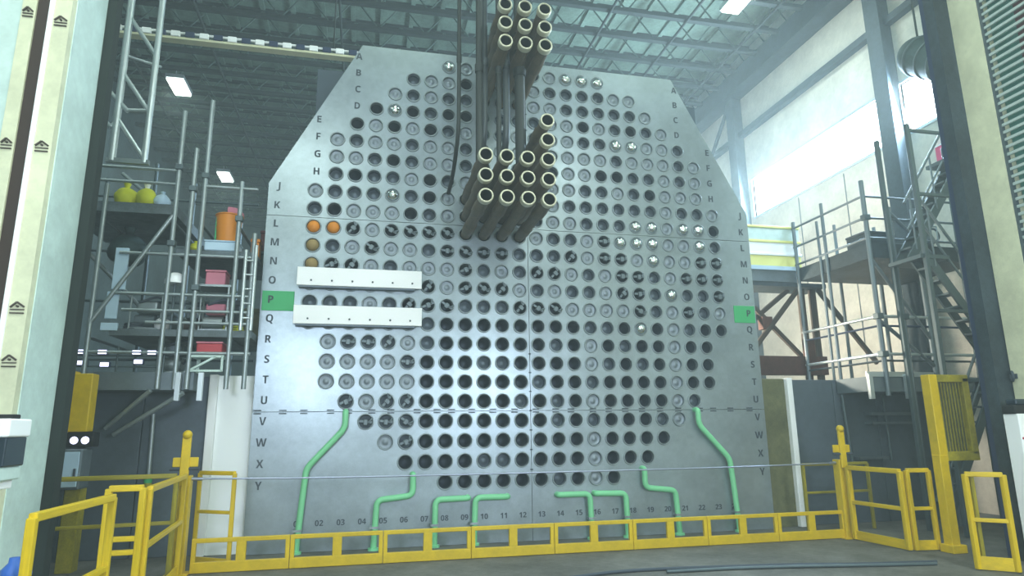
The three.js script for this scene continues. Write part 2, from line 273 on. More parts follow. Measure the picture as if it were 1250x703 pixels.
// ---------------------------------------------------------------- end fittings and feeders
{
  const L = 1.8, lathe = (pts, seg = 20) => new THREE.LatheGeometry(pts.map(([r, z]) => new THREE.Vector2(r, z)), seg).rotateX(Math.PI / 2);
  const bodyG = lathe([[0.078, 0.0], [0.078, 0.25], [0.092, 0.27], [0.092, 0.55], [0.08, 0.58], [0.08, 1.1], [0.095, 1.14], [0.095, 1.38], [0.084, 1.42], [0.084, L - 0.1]].reverse());
  const endG = lathe([[0.078, L - 0.02], [0.079, L - 0.002], [0.082, L], [0.097, L - 0.002], [0.102, L - 0.016], [0.102, L - 0.1], [0.084, L - 0.1]]);
  const boreG = lathe([[0.0001, L - 0.3], [0.078, L - 0.3], [0.078, L - 0.019]]);
  let proto;
  const fit = (c, r, label, group) => {
    if (!proto) {
      proto = thing('end_fitting', label, 'pipe', [colX(c), rowY(r), 0], group);
      const body = put(proto, 'body', bodyG, M.fitting), e = put(proto, 'end_ring', endG, M.fittingEnd); put(e, 'bore', boreG, M.black);
      put(body, 'side_port', rod([0, 0.06, 1.26], [0, 0.13, 1.26], 0.045, 10), M.fitting);
    } else clone(proto, [colX(c), rowY(r), 0], label, { group });
  };
  const cw = ['leftmost', 'second from left', 'third from left', 'rightmost'], rw = { 9: 'top', 10: 'middle', 11: 'bottom' };
  for (let r = 9; r <= 11; r++) for (let c = 9; c <= 12; c++) fit(c, r, `open steel tube end, ${cw[c - 9]} in the ${rw[r]} row of the lower tube cluster`, 'end fittings of the lower cluster');
  fit(12, 8, 'lower of the two single open tubes above the lower cluster', 'single end fittings above the lower cluster'); fit(12, 7, 'upper of the two single open tubes above the lower cluster', 'single end fittings above the lower cluster');
  for (let r = 1; r <= 3; r++) for (let c = 10; c <= 12; c++) fit(c, r, `bright open tube end, ${['left', 'middle', 'right'][c - 10]} in the ${['top', 'middle', 'bottom'][r - 1]} row of the upper tube cluster`, 'end fittings of the upper cluster');
  // feeders rise from the lower cluster's side ports in front of the plate
  const names = ['thin dark vertical pipe, leftmost of the vertical pipes', 'dark vertical feeder pipe rising from the first column of the lower cluster', 'pale grey vertical feeder pipe left of centre between dark ones', 'slim dark vertical feeder pipe rising from the second column of the lower cluster', 'pale grey vertical feeder pipe right of the slim dark one', 'thick dark vertical feeder pipe, rightmost beneath the upper tubes'];
  const F = [[-1.28, 1.16, 0.03, 'feederDark'], [colX(9), 1.26, 0.05, 'feederDark'], [-0.90, 1.12, 0.05, 'feeder'], [colX(10), 1.26, 0.036, 'feederDark'], [-0.57, 1.12, 0.05, 'feeder'], [colX(11) + 0.03, 1.26, 0.075, 'feederDark']];
  F.forEach(([x, z, r, m], i) => {
    const low = i === 0 || i === 2 || i === 4, y0 = low ? rowY(8) : rowY(9) + 0.1, f = thing('feeder_pipe', names[i], 'pipe', [x, y0, z], 'vertical feeder pipes');
    part(f, 'pipe_run', [low ? bent([[x, y0 - 0.2, 0.03], [x, y0 - 0.1, 0.6], [x, y0 + 0.3, z], [x, 11.9, z]], r, 0.25) : bent([[x, y0, z], [x, 11.9, z]], r)], M[m]);
    for (const q of [1.4, 3.1]) part(f, 'coupling', [rod([x, y0 + q, z], [x, y0 + q + 0.12, z], r * 1.25, 14)], M[m]);
    part(f, 'hanger', [B(x - 0.12, x + 0.12, 11.6, 11.66, z - 0.1, z + 0.1)], M.joist);
  });
}
// ---------------------------------------------------------------- things fixed on the face
[[-3.47, -1.68, rowY(14) + 0.07, 'upper white strip board fixed across the left of the face plate'], [-3.49, -1.67, rowY(16) + 0.08, 'lower white strip board fixed across the left of the face plate']].forEach(([x0, x1, y, label]) => {
  const b = thing('strip_board', label, 'board', [(x0 + x1) / 2, y, 0.1], 'white strip boards on the face');
  part(b, 'panel', [RB(x0, x1, y - 0.135, y + 0.135, 0.10, 0.13, 0.008)], M.board);
  part(b, 'lower_lip', [RB(x0 + 0.03, x1 - 0.1, y - 0.165, y - 0.137, 0.03, 0.125, 0.005, 1)], M.plugDark);
  for (let k = 0; k < 6; k++) part(b, 'fastener', [rod([x0 + 0.2 + k * 0.29, y - 0.06, 0.128], [x0 + 0.2 + k * 0.29, y - 0.06, 0.14], 0.014, 10)], M.ink);
  for (const x of [x0 + 0.15, x1 - 0.15]) part(b, 'standoff', [rod([x, y + 0.13, 0.0], [x, y + 0.13, 0.11], 0.015, 8)], M.steelGrey);
});
{
  const G = [
    ['long pale green pipe bending down the SIDE edge of the face plate', [[2.71, 1.86], [2.71, 1.63], [3.2, 1.1], [3.24, 0.6], [3.28, 0.02]]],
    ['S-shaped pale green pipe on the lower SIDE of the face plate', [[1.75, 0.98], [1.75, 0.70], [2.24, 0.65], [2.27, 0.02]]],
    ['outer square-cornered pale green pipe SIDE of the face centre', [[0.96, 0.64], [1.43, 0.63], [1.44, 0.02]]],
    ['inner square-cornered pale green pipe SIDE of the face centre', [[0.38, 0.64], [0.86, 0.64], [0.88, 0.02]]],
  ];
  for (const s of [-1, 1]) G.forEach(([label, pts], i) => {
    const z = 0.1, l = label.replace('SIDE', i < 2 ? (s < 0 ? 'left' : 'right') : (s < 0 ? 'left' : 'right'));
    const p = thing('green_pipe', l, 'pipe', [s * pts[pts.length - 1][0], 0, z], 'green pipes low on the face');
    part(p, 'pipe_run', [bent([[s * pts[0][0], pts[0][1], 0.0], ...pts.map(([x, y]) => [s * x, y, z])], 0.042, 0.09, 12)], M.pipeGreen);
    part(p, 'foot_flange', [rod([s * pts[pts.length - 1][0], 0, z], [s * pts[pts.length - 1][0], 0.03, z], 0.075, 14)], M.pipeGreen);
    part(p, 'clip', [B(s * pts[pts.length - 1][0] - 0.06, s * pts[pts.length - 1][0] + 0.06, 0.28, 0.31, 0.0, z + 0.045)], M.galv);
  });
}
// ---------------------------------------------------------------- yellow barriers
{
  const W = 1.09, place = ['leftmost', 'second from left', 'third from left', 'fourth from left', 'fourth from right', 'third from right', 'second from right', 'rightmost'];
  let proto;
  for (let k = 0; k < 8; k++) {
    const x = -4.36 + (k + 0.5) * 1.095, label = `low yellow barrier section before the face plate, ${place[k]} of the row of eight`;
    if (proto) { clone(proto, [x, 0, 1.05], label); continue; }
    proto = thing('barrier_section', label, 'barrier', [x, 0, 1.05], 'low yellow barrier sections');
    const q = (n, a) => put(proto, n, RB(...a, 0.008), M.yellow);
    q('top_rail', [-W / 2, W / 2, 0.335, 0.385, -0.025, 0.025]); q('kick_plate', [-W / 2, W / 2, 0.005, 0.125, -0.025, 0.025]);
    q('end_post', [-W / 2, -W / 2 + 0.05, 0.12, 0.34, -0.025, 0.025]); q('end_post', [W / 2 - 0.05, W / 2, 0.12, 0.34, -0.025, 0.025]); q('middle_post', [-0.055, 0.055, 0.12, 0.34, -0.025, 0.025]);
  }
  [[-4.49, 'left', 1.55], [4.43, 'right', 1.52]].forEach(([x, side, h]) => {
    const t = thing('barrier_post', `tall yellow post with crossed bracket head at the ${side} end of the low barrier`, 'post', [x, 0, 1.05], 'tall yellow barrier posts');
    part(t, 'post', [RB(x - 0.07, x + 0.07, 0, 1.1, 0.98, 1.12, 0.012)], M.yellow);
    part(t, 'foot_plate', [RB(x - 0.13, x + 0.13, 0, 0.015, 0.92, 1.18, 0.005, 1)], M.yellow);
    part(t, 'head', [RB(x - 0.05, x + 0.05, 0.98, h, 1.12, 1.16, 0.012), RB(x - 0.14, x + 0.14, 1.20, 1.31, 1.10, 1.13, 0.01)], M.yellow);
    part(t, 'knob', [new THREE.SphereGeometry(0.055, 14, 10).translate(x, h + 0.02, 1.14)], M.yellow);
    part(t, 'pin', [rod([x - 0.16, 1.18, 1.14], [x + 0.16, 1.18, 1.14], 0.018, 8)], M.ink);
  });
  const w = thing('wire_rope', 'grey wire rope strung at waist height between the tall yellow posts', 'rope', [0, 1.03, 1.05]);
  part(w, 'rope', [new THREE.TubeGeometry(new THREE.CatmullRomCurve3([[-4.42, 1.06], [-3, 1.035], [0, 1.025], [3, 1.03], [4.36, 1.05]].map(([x, y]) => new THREE.Vector3(x, y, 1.05))), 60, 0.011, 8)], M.wire);
  part(w, 'clamp', [rod([-4.42, 1.06, 1.05], [-4.3, 1.055, 1.05], 0.02, 8)], M.wire); part(w, 'clamp', [rod([4.26, 1.048, 1.05], [4.36, 1.05, 1.05], 0.02, 8)], M.wire);
}
function gate(name, label, cat, a, b, h, o = {}) {                   // tubular frame between two floor points
  const t = thing(name, label, cat, a, o.group), [x0, , z0] = a, [x1, , z1] = b, w = o.w ?? 0.055, m = o.m ?? M.yellow, s = o.s ?? 0.01;
  part(t, 'post', [bar([x0, s, z0], [x0, h, z0], w, w)], m); part(t, 'post', [bar([x1, s, z1], [x1, h, z1], w, w)], m);
  part(t, 'top_rail', [bar([x0, h, z0], [x1, h, z1], w, w)], m);
  for (const f of o.mids ?? [0.5]) part(t, 'middle_rail', [bar([x0, h * f, z0], [x1, h * f, z1], w * 0.8, w * 0.8)], m);
  if (o.kick) part(t, 'kick_plate', [bar([x0, 0.01 + o.kick / 2, z0], [x1, 0.01 + o.kick / 2, z1], 0.02, o.kick)], m);
  return t;
}
gate('safety_gate', 'large yellow tube gate at bottom left corner nearest the camera', 'gate', [-4.4, 0, 5.0], [-4.38, 0, 3.73], 1.1, { mids: [0.52], kick: 0.1 });
gate('safety_gate', 'narrow yellow gate panel standing by the left jamb', 'gate', [-4.62, 0, 3.1], [-4.35, 0, 3.08], 1.12, { mids: [0.52, 0.62], kick: 0.12 });
gate('safety_gate', 'yellow gate running back from the left jamb to the tall post', 'gate', [-4.32, 0, 3.0], [-4.46, 0, 1.22], 1.1, { mids: [0.55], kick: 0.12 });
gate('guard_rail', 'yellow guard rail in front of the white panel left of the face', 'railing', [-4.44, 0, 0.55], [-3.98, 0, 0.85], 1.1, { mids: [0.58], kick: 0.1, w: 0.05 });
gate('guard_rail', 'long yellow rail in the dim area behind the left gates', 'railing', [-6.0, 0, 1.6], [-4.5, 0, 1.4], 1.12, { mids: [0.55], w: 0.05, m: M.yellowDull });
gate('safety_gate', 'yellow gate running forward from the tall right post', 'gate', [4.42, 0, 1.22], [4.46, 0, 2.13], 0.99, { mids: [0.52], kick: 0.12, w: 0.065 });
gate('safety_gate', 'narrow yellow gate panel beside the right gate opening', 'gate', [4.54, 0, 2.16], [4.84, 0, 2.2], 1.0, { mids: [0.52], kick: 0.12 });
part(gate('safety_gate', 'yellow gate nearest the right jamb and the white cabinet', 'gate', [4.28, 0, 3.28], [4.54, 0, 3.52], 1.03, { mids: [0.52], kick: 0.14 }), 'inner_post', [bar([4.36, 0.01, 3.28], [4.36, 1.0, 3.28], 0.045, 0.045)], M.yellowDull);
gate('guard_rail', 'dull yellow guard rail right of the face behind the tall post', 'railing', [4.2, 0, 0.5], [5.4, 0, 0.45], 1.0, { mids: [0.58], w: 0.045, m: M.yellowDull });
{
  const t = thing('lift_column', 'dull yellow column with black lamp unit left of the face', 'column', [-5.82, 0, 0.4]);
  part(t, 'post', [RB(-5.92, -5.74, 0, 0.95, 0.3, 0.48, 0.01)], M.yellowDull);
  part(t, 'upper_column', [RB(-5.93, -5.71, 1.62, 2.32, 0.42, 0.62, 0.015), RB(-5.96, -5.93, 1.5, 2.35, 0.4, 0.64, 0.008)], M.yellow);
  part(t, 'backbone', [B(-5.86, -5.78, 0.9, 1.66, 0.34, 0.42)], M.darkSlate);
  const u = part(t, 'lamp_unit', [RB(-5.93, -5.63, 1.44, 1.62, 0.4, 0.6, 0.02)], M.black);
  for (const x of [-5.84, -5.72]) part(u, 'lens', [new THREE.SphereGeometry(0.045, 14, 8).scale(1, 1, 0.4).translate(x, 1.52, 0.6)], M.ledGlow);
  t.position.z += 0.14;
  const c = thing('control_box', 'grey steel control box under the black lamp unit at left', 'box', [-5.85, 0.9, 0.6]);
  part(c, 'casing', [RB(-6.1, -5.66, 0.96, 1.42, 0.44, 0.74, 0.02)], M.steelGrey); part(c, 'door', [RB(-5.98, -5.68, 0.99, 1.39, 0.74, 0.76, 0.008, 1)], M.paleBlue); part(c, 'handle', [B(-5.72, -5.70, 1.1, 1.2, 0.76, 0.78)], M.ink); c.position.z += 0.14; c.position.x -= 0.02;
}
{
  const t = thing('mesh_cabinet', 'tall yellow framed mesh cabinet on a post right of the face', 'cabinet', [5.2, 0, 2.3]);
  part(t, 'post', [RB(4.83, 4.96, 0, 1.2, 2.3, 2.43, 0.01)], M.yellow);
  part(t, 'side_frame', [RB(4.85, 4.98, 1.12, 2.24, 2.28, 2.42, 0.01)], M.yellow);
  part(t, 'frame', [RB(4.98, 5.5, 1.12, 1.24, 2.3, 2.4, 0.01), RB(4.98, 5.5, 2.14, 2.24, 2.3, 2.4, 0.01), RB(5.4, 5.5, 1.2, 2.2, 2.3, 2.4, 0.01)], M.yellowDull);
  part(t, 'back_panel', [B(4.98, 5.4, 1.24, 2.14, 2.31, 2.33)], M.olive);
  for (let k = 0; k < 9; k++) part(t, 'mesh_bar', [B(4.98 + k * 0.047, 4.99 + k * 0.047, 1.24, 2.14, 2.36, 2.37)], M.yellowDull);
  part(t, 'base', [RB(4.80, 5.02, 0, 0.1, 2.26, 2.46, 0.01)], M.yellow);
}
// ---------------------------------------------------------------- shield walls either side of the face
{
  const a = thing('shield_wall', 'dark grey panelled shield wall left of the face', 'wall panel', [-5.6, 0, -0.2]);
  for (let k = 0; k < 4; k++) part(a, 'panel', [RB(-7.9 + k * 0.84, -7.07 + k * 0.84, 0, 2.36, -0.3, -0.18, 0.01, 1)], M.shield);
  part(a, 'conduit', [rod([-5.22, 0.9, -0.12], [-5.24, 1.85, -0.12], 0.03, 8)], M.galv); part(a, 'signal_lamp', [rod([-5.22, 0.95, -0.1], [-5.22, 1.02, -0.1], 0.05, 10)], M.green); part(a, 'lamp_base', [rod([-5.22, 0.86, -0.1], [-5.22, 0.95, -0.1], 0.05, 10)], M.yellowDull);
  const w = thing('upright_screen', 'tall bright white upright panel at the left edge of the face', 'panel', [-4.27, 0, -0.1]);
  part(w, 'sheet', [RB(-4.45, -3.98, 0, 2.37, -0.22, -0.12, 0.008, 1)], M.shieldWhite); part(w, 'edge_strip', [RB(-4.56, -4.45, 0, 2.38, -0.22, -0.06, 0.008, 1)], M.white);
  const c = thing('shield_wall', 'dark grey panelled shield wall right of the face', 'wall panel', [5.9, 0, -0.2]);
  for (let k = 0; k < 4; k++) part(c, 'panel', [RB(4.6 + k * 0.84, 5.43 + k * 0.84, 0, 2.36, -0.3, -0.18, 0.01, 1)], M.shield);
  part(c, 'conduit', [rod([5.62, 0.9, -0.12], [5.56, 2.1, -0.12], 0.03, 8)], M.galvDark); part(c, 'conduit', [rod([6.4, 1.0, -0.12], [6.38, 2.1, -0.12], 0.025, 8)], M.galvDark); part(c, 'cable_rack', [B(6.0, 6.9, 1.75, 1.8, -0.18, 0), B(6.0, 6.9, 1.6, 1.64, -0.18, 0), B(5.7, 6.3, 1.02, 1.06, -0.18, -0.05)], M.steelGrey);
  const d = thing('upright_screen', 'olive grey upright panel with white edge at the right of the face', 'panel', [4.27, 0, -0.1]);
  part(d, 'sheet', [RB(3.98, 4.46, 0, 2.37, -0.22, -0.12, 0.008, 1)], M.olive); part(d, 'edge_strip', [RB(4.46, 4.56, 0, 2.38, -0.22, -0.04, 0.008, 1)], M.white);
}
// ---------------------------------------------------------------- left scaffold
{
  const t = thing('scaffold', 'cluttered grey tube scaffold with work decks left of the face', 'scaffold', [-5, 0, -0.3]);
  const P = (x, z, y0, y1, r = 0.032, m = M.galv) => part(t, 'pole', [rod([x, y0, z], [x, y1, z], r, 8)], m);
  for (const [x, y1] of [[-5.95, 4.9], [-5.08, 6.05], [-4.73, 6.25], [-4.88, 5.5], [-4.25, 5.05], [-4.03, 4.3]]) P(x, 0.42, 2.15, y1);
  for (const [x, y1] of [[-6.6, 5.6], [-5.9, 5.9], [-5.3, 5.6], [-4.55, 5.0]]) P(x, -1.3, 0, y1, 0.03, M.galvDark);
  const H = (y, x0, x1, z, r = 0.022, m = M.galv) => part(t, 'ledger', [rod([x0, y, z], [x1, y, z], r, 8)], m);
  for (const [y, x0, x1] of [[4.95, -6.2, -5.05], [5.15, -6.1, -5.05], [4.95, -4.76, -4.03], [3.95, -5.7, -4.0], [3.4, -5.7, -3.98], [3.18, -5.6, -3.98], [3.02, -5.3, -3.98], [2.62, -6.1, -3.98]]) H(y, x0, x1, 0.42);
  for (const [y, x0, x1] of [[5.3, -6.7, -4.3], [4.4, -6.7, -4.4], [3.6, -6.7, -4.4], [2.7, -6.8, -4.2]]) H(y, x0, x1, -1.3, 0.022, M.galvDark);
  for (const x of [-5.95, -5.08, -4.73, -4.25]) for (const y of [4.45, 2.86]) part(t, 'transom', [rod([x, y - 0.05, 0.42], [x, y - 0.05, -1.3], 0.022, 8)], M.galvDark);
  part(t, 'deck', [B(-6.5, -5.07, 4.52, 4.66, -1.25, 0.4)], M.deckBoard, 'upper deck'); part(t, 'deck', [B(-5.05, -4.02, 4.0, 4.06, -1.25, 0.3)], M.deckBoard);
  part(t, 'deck', [B(-5.72, -3.98, 2.84, 2.93, -1.25, 0.42)], M.deckBoard, 'middle deck'); part(t, 'deck', [B(-6.2, -4.66, 2.14, 2.37, -0.15, 0.38)], M.steelGrey, 'lowest deck');
  for (const [a, b] of [[[-5.14, 2.13, 0.46], [-5.7, 1.66, 0.2]], [[-4.75, 2.1, 0.46], [-5.6, 1.58, 0.2]], [[-5.95, 3.0, 0.42], [-5.1, 4.5, 0.42]], [[-5.08, 4.6, -1.3], [-6.4, 5.7, -1.3]], [[-6.5, 4.3, 0], [-5.3, 2.9, -1.2]]]) part(t, 'brace', [rod(a, b, 0.03, 8)], M.galv);
  for (const x of [-4.82, -4.55]) part(t, 'deck_bracket', [B(x - 0.03, x + 0.03, 2.0, 2.36, 0.44, 0.5)], M.aluminium);
  part(t, 'side_sheet', [RB(-5.76, -5.6, 3.45, 4.02, 0.36, 0.4, 0.006, 1), RB(-5.80, -5.66, 3.06, 3.42, 0.36, 0.4, 0.006, 1), RB(-5.82, -5.62, 2.9, 3.0, 0.4, 0.44, 0.006, 1)], M.paleBlue, 'pale side sheet');
  part(t, 'ladder', [rod([-3.99, 2.93, 0.46], [-3.99, 4.12, 0.46], 0.025, 8), rod([-4.12, 2.93, 0.46], [-4.12, 4.05, 0.46], 0.025, 8), ...[0, 1, 2, 3, 4].map((k) => rod([-4.12, 3.1 + k * 0.2, 0.46], [-3.99, 3.1 + k * 0.2, 0.46], 0.014, 6))], M.aluminium);
  for (const [x, y] of [[-5.08, 5.2], [-4.73, 5.1], [-5.08, 4.1], [-4.73, 3.5], [-4.25, 4.5], [-4.88, 4.9]]) part(t, 'coupler', [RB(x - 0.05, x + 0.05, y - 0.04, y + 0.04, 0.37, 0.47, 0.012, 1)], M.galvDark);
}
{
  const t = thing('lattice_mast', 'pale aluminium lattice mast with zigzag bracing hanging at upper left', 'mast', [-5.54, 5.0, 1.0]);
  part(t, 'chord', [rod([-5.72, 5.0, 1.0], [-5.72, 11.9, 1.0], 0.045, 10)], M.aluminium); part(t, 'chord', [rod([-5.34, 5.0, 1.0], [-5.34, 11.9, 1.0], 0.04, 10)], M.aluminium);
  for (const y of [7.08, 6.25, 7.9, 5.6, 8.7, 9.5, 10.3, 11.1]) part(t, 'diagonal', [rod([-5.72, y, 1.0], [-5.34, y - 0.55, 1.0], 0.028, 8)], M.aluminium);
  part(t, 'strut', [rod([-5.72, 6.5, 1.0], [-5.4, 6.6, 0.6], 0.02, 8), rod([-5.6, 5.72, 1.0], [-5.34, 5.74, 1.0], 0.022, 8)], M.aluminium);
  part(t, 'outrigger', [rod([-5.98, 6.1, 1.0], [-5.6, 5.7, 1.0], 0.03, 8), rod([-5.98, 5.65, 1.0], [-5.78, 5.47, 1.0], 0.03, 8), rod([-5.78, 5.47, 1.0], [-5.72, 5.55, 1], 0.025, 8)], M.aluminium);
  part(t, 'end_bar', [B(-5.78, -5.28, 4.98, 5.04, 0.97, 1.03)], M.galv);
}
{
  const c = thing('cable_tray', 'long white and cream striped cable tray under the roof behind the face', 'tray', [-4.3, 8.03, -1]);
  part(c, 'tray', [B(-10.4, -2.0, 7.98, 8.02, -1.08, -0.92)], M.rope); part(c, 'rail', [rod([-10.4, 8.10, -0.94], [-2, 8.1, -0.94], 0.02, 8)], M.white);
  for (let k = 0; k < 22; k++) part(c, 'clip', [RB(-6.9 + k * 0.22, -6.76 + k * 0.22, 8.02, 8.12, -0.96, -0.90, 0.01, 1)], k % 2 ? M.white : M.navy);
  part(c, 'hanger', [rod([-7.5, 8.1, -1], [-7.5, 12, -1], 0.015, 6), rod([-3.2, 8.1, -1], [-3.2, 12, -1], 0.015, 6)], M.joist);
}
{
  const x = 2.9, y = 3.35, z = -2.7, t = thing('flood_lamp', 'work flood lamp on a tripod behind the face plate, aimed at the right wall', 'lamp', [x, 0, z]);
  const hd = new THREE.BoxGeometry(0.14, 0.5, 0.76); hd.rotateZ(0.2); part(t, 'head', [hd.clone().translate(x, y, z)], M.black);
  const ln = new THREE.BoxGeometry(0.02, 0.44, 0.7); ln.rotateZ(0.2); part(t, 'lens', [ln.translate(x + 0.072, y + 0.014, z)], M.lampGlow);
  part(t, 'pole', [rod([x, 0.5, z], [x, 3.12, z], 0.02, 8)], M.galvDark); for (let k = 0; k < 3; k++) part(t, 'leg', [rod([x, 0.6, z], [x + 0.45 * Math.cos(k * 2.1), 0.01, z + 0.45 * Math.sin(k * 2.1)], 0.015, 6)], M.galvDark);
}
// loose items standing on the left scaffold
const box = (name, label, cat, [x, y, z], [w, h, d], m, lidM, r = 0.02) => { const t = thing(name, label, cat, [x, y, z]); part(t, 'body', [RB(x - w / 2, x + w / 2, y, y + h * 0.86, z - d / 2, z + d / 2, r)], m); part(t, 'lid', [RB(x - w / 2 - 0.008, x + w / 2 + 0.008, y + h * 0.86, y + h, z - d / 2 - 0.008, z + d / 2 + 0.008, r * 0.6)], lidM ?? m); return t; };
function bag(label, [x, y, z], [w, h, d], m, tie) {
  const t = thing('sack', label, 'bag', [x, y, z]), g = new THREE.SphereGeometry(0.5, 20, 14), p = g.attributes.position;
  for (let i = 0; i < p.count; i++) { const n = 1 + 0.16 * (vnoise(p.getX(i) * 5 + x * 9, p.getY(i) * 5 + p.getZ(i) * 3, 64, 3) - 0.5); p.setXYZ(i, p.getX(i) * n, Math.max(-0.42, p.getY(i) * n), p.getZ(i) * n); }
  g.scale(w, h, d); g.computeVertexNormals(); g.translate(x, y + h * 0.42, z); part(t, 'body', [g], m);
  part(t, 'neck', [new THREE.CylinderGeometry(w * 0.16, w * 0.08, h * 0.25, 10).translate(x, y + h * 0.98, z)], tie ?? m);
}
bag('yellow sack, left of the sacks on the upper scaffold deck', [-5.78, 4.66, 0.2], [0.3, 0.3, 0.3], M.limeYellow); bag('yellow and white sack in the middle of the upper scaffold deck', [-5.52, 4.66, 0.22], [0.26, 0.3, 0.26], M.limeYellow, M.white); bag('white sack at the right end of the upper scaffold deck', [-5.32, 4.66, 0.2], [0.22, 0.22, 0.24], M.paleBlue);
bag('grey tarpaulin bundle hanging below the upper scaffold deck', [-5.85, 3.95, -0.3], [0.5, 0.5, 0.5], M.tealDark);
{
  const t = thing('drum', 'orange open drum standing on a pale blue box on the scaffold', 'drum', [-4.43, 4.21, 0.15]);
  part(t, 'shell', [new THREE.LatheGeometry([[0.13, 0], [0.15, 0.02], [0.165, 0.2], [0.172, 0.22], [0.165, 0.24], [0.175, 0.38], [0.182, 0.4]].map(([r, y]) => new THREE.Vector2(r, y)), 24).translate(-4.43, 4.21, 0.15)], M.orange);
  part(t, 'bottom', [new THREE.CylinderGeometry(0.13, 0.13, 0.01, 20).translate(-4.43, 4.216, 0.15)], M.orange); part(t, 'rim', [new THREE.TorusGeometry(0.18, 0.012, 8, 28).rotateX(Math.PI / 2).translate(-4.43, 4.61, 0.15)], M.orange); part(t, 'liner', [new THREE.LatheGeometry([[0.17, 0.4], [0.19, 0.44], [0.15, 0.5]].map(([r, y]) => new THREE.Vector2(r, y)), 18, 0, 3.4).translate(-4.43, 4.21, 0.15)], M.pink, 'pale bag liner'); part(t, 'marking', [B(-4.6, -4.58, 4.26, 4.6, 0.12, 0.2)], M.green, 'green strip');
}
box('tool_box', 'pale blue box under the orange drum on the scaffold', 'box', [-4.48, 4.06, 0.15], [0.44, 0.15, 0.34], M.paleBlue);
box('gas_bottle_crate', 'small orange crate beside the face edge on the scaffold', 'crate', [-4.12, 4.06, -0.3], [0.12, 0.34, 0.2], M.orange);
box('extinguisher_case', 'narrow dark red case beside the face edge on the scaffold', 'case', [-4.06, 4.30, -0.65], [0.1, 0.34, 0.2], M.maroon); 
[['dark hose coil at the left of the middle scaffold deck', -5.5, 'ink', 0.15], ['yellow-green hose coil near the ladder on the middle scaffold deck', -4.28, 'limeYellow', 0.1]].forEach(([l, x, m, z]) => { const h = thing('hose_coil', l, 'hose', [x, 2.93, z]); part(h, 'coil', [0, 1, 2].map((k) => new THREE.TorusGeometry(0.13 - k * 0.006, 0.018, 8, 26).rotateX(Math.PI / 2).translate(x, 2.95 + k * 0.034, z)), M[m]); part(h, 'coupling', [rod([x + 0.12, 2.95, z], [x + 0.2, 2.95, z + 0.04], 0.022, 10)], M.galv); });
[['light grey equipment case at the back left of the middle scaffold deck', -5.45, 0.36, 0.42, 'steelGrey'], ['pale equipment case at the back of the middle scaffold deck behind the brown pump', -4.95, 0.4, 0.34, 'galv'], ['tall dark equipment case at the back of the middle deck behind the pink case', -4.5, 0.3, 0.62, 'darkSlate'], ['olive equipment case at the back right of the middle scaffold deck', -4.15, 0.26, 0.5, 'olive']].forEach(([l, x, w, h, m]) => box('equipment_case', l, 'case', [x, 2.93, -0.85], [w, h, 0.4], M[m]));
bag('crumpled white sheet bundle at the left of the middle scaffold deck', [-5.15, 2.93, 0.22], [0.2, 0.2, 0.2], M.white); bag('small yellow bundle on the orange drum deck beside the poles', [-4.86, 4.06, 0.1], [0.16, 0.16, 0.2], M.limeYellow);
{ // shelf for the dark red case
  const s = thing('shelf_bracket', 'small grey bracket shelf under the dark red case', 'shelf', [-4.06, 4.06, -0.65]); part(s, 'upright', [B(-4.1, -4.02, 4.06, 4.27, -0.7, -0.6)], M.galvDark); part(s, 'top', [B(-4.14, -3.98, 4.27, 4.30, -0.78, -0.52)], M.galvDark);
}
{
  const t = thing('welding_lamp', 'white rounded lamp head on the middle scaffold deck', 'lamp', [-5.02, 2.93, 0.3]);
  part(t, 'stand', [rod([-5.02, 2.93, 0.3], [-5.02, 3.58, 0.3], 0.018, 8)], M.galvDark); part(t, 'head', [new THREE.SphereGeometry(0.13, 20, 12, 0, Math.PI * 2, 0, Math.PI * 0.55).translate(-5.02, 3.6, 0.3), new THREE.CylinderGeometry(0.13, 0.13, 0.02, 20).translate(-5.02, 3.58, 0.3)], M.white);
}
const cart = (label, [x, y, z], m1, m2) => {                         // small pump unit: box body, motor, hose
  const t = thing('pump_unit', label, 'machine', [x, y, z]);
  part(t, 'frame', [B(x - 0.2, x + 0.2, y, y + 0.04, z - 0.14, z + 0.14), rod([x - 0.19, y, z + 0.13], [x - 0.19, y + 0.5, z + 0.13], 0.014, 6), rod([x + 0.19, y, z + 0.13], [x + 0.19, y + 0.5, z + 0.13], 0.014, 6), rod([x - 0.19, y + 0.5, z + 0.13], [x + 0.19, y + 0.5, z + 0.13], 0.014, 6)], M.galv);
  part(t, 'motor', [new THREE.CylinderGeometry(0.09, 0.09, 0.24, 16).rotateZ(Math.PI / 2).translate(x - 0.03, y + 0.14, z)], m1); part(t, 'tank', [RB(x - 0.13, x + 0.13, y + 0.24, y + 0.4, z - 0.1, z + 0.1, 0.03)], m2);
  part(t, 'hose', [new THREE.TubeGeometry(new THREE.CatmullRomCurve3([[x + 0.1, y + 0.15, z], [x + 0.25, y + 0.3, z + 0.1], [x + 0.15, y + 0.45, z + 0.12], [x - 0.1, y + 0.38, z + 0.1]].map((p) => new THREE.Vector3(...p))), 24, 0.018, 8)], M.ink);
};
cart('grey pump unit with dark motor, left on the middle scaffold deck', [-5.35, 2.93, 0.15], M.steelGrey, M.galv); cart('grey pump unit with pink tank near the right end of the middle deck', [-4.5, 2.93, 0.12], M.galv, M.pink); cart('brown and grey pump unit centred on the middle scaffold deck', [-4.85, 2.93, -0.3], M.brown, M.steelGrey); cart('grey pump unit on the lowest scaffold deck', [-5.0, 2.37, 0.0], M.galv, M.steelGrey);
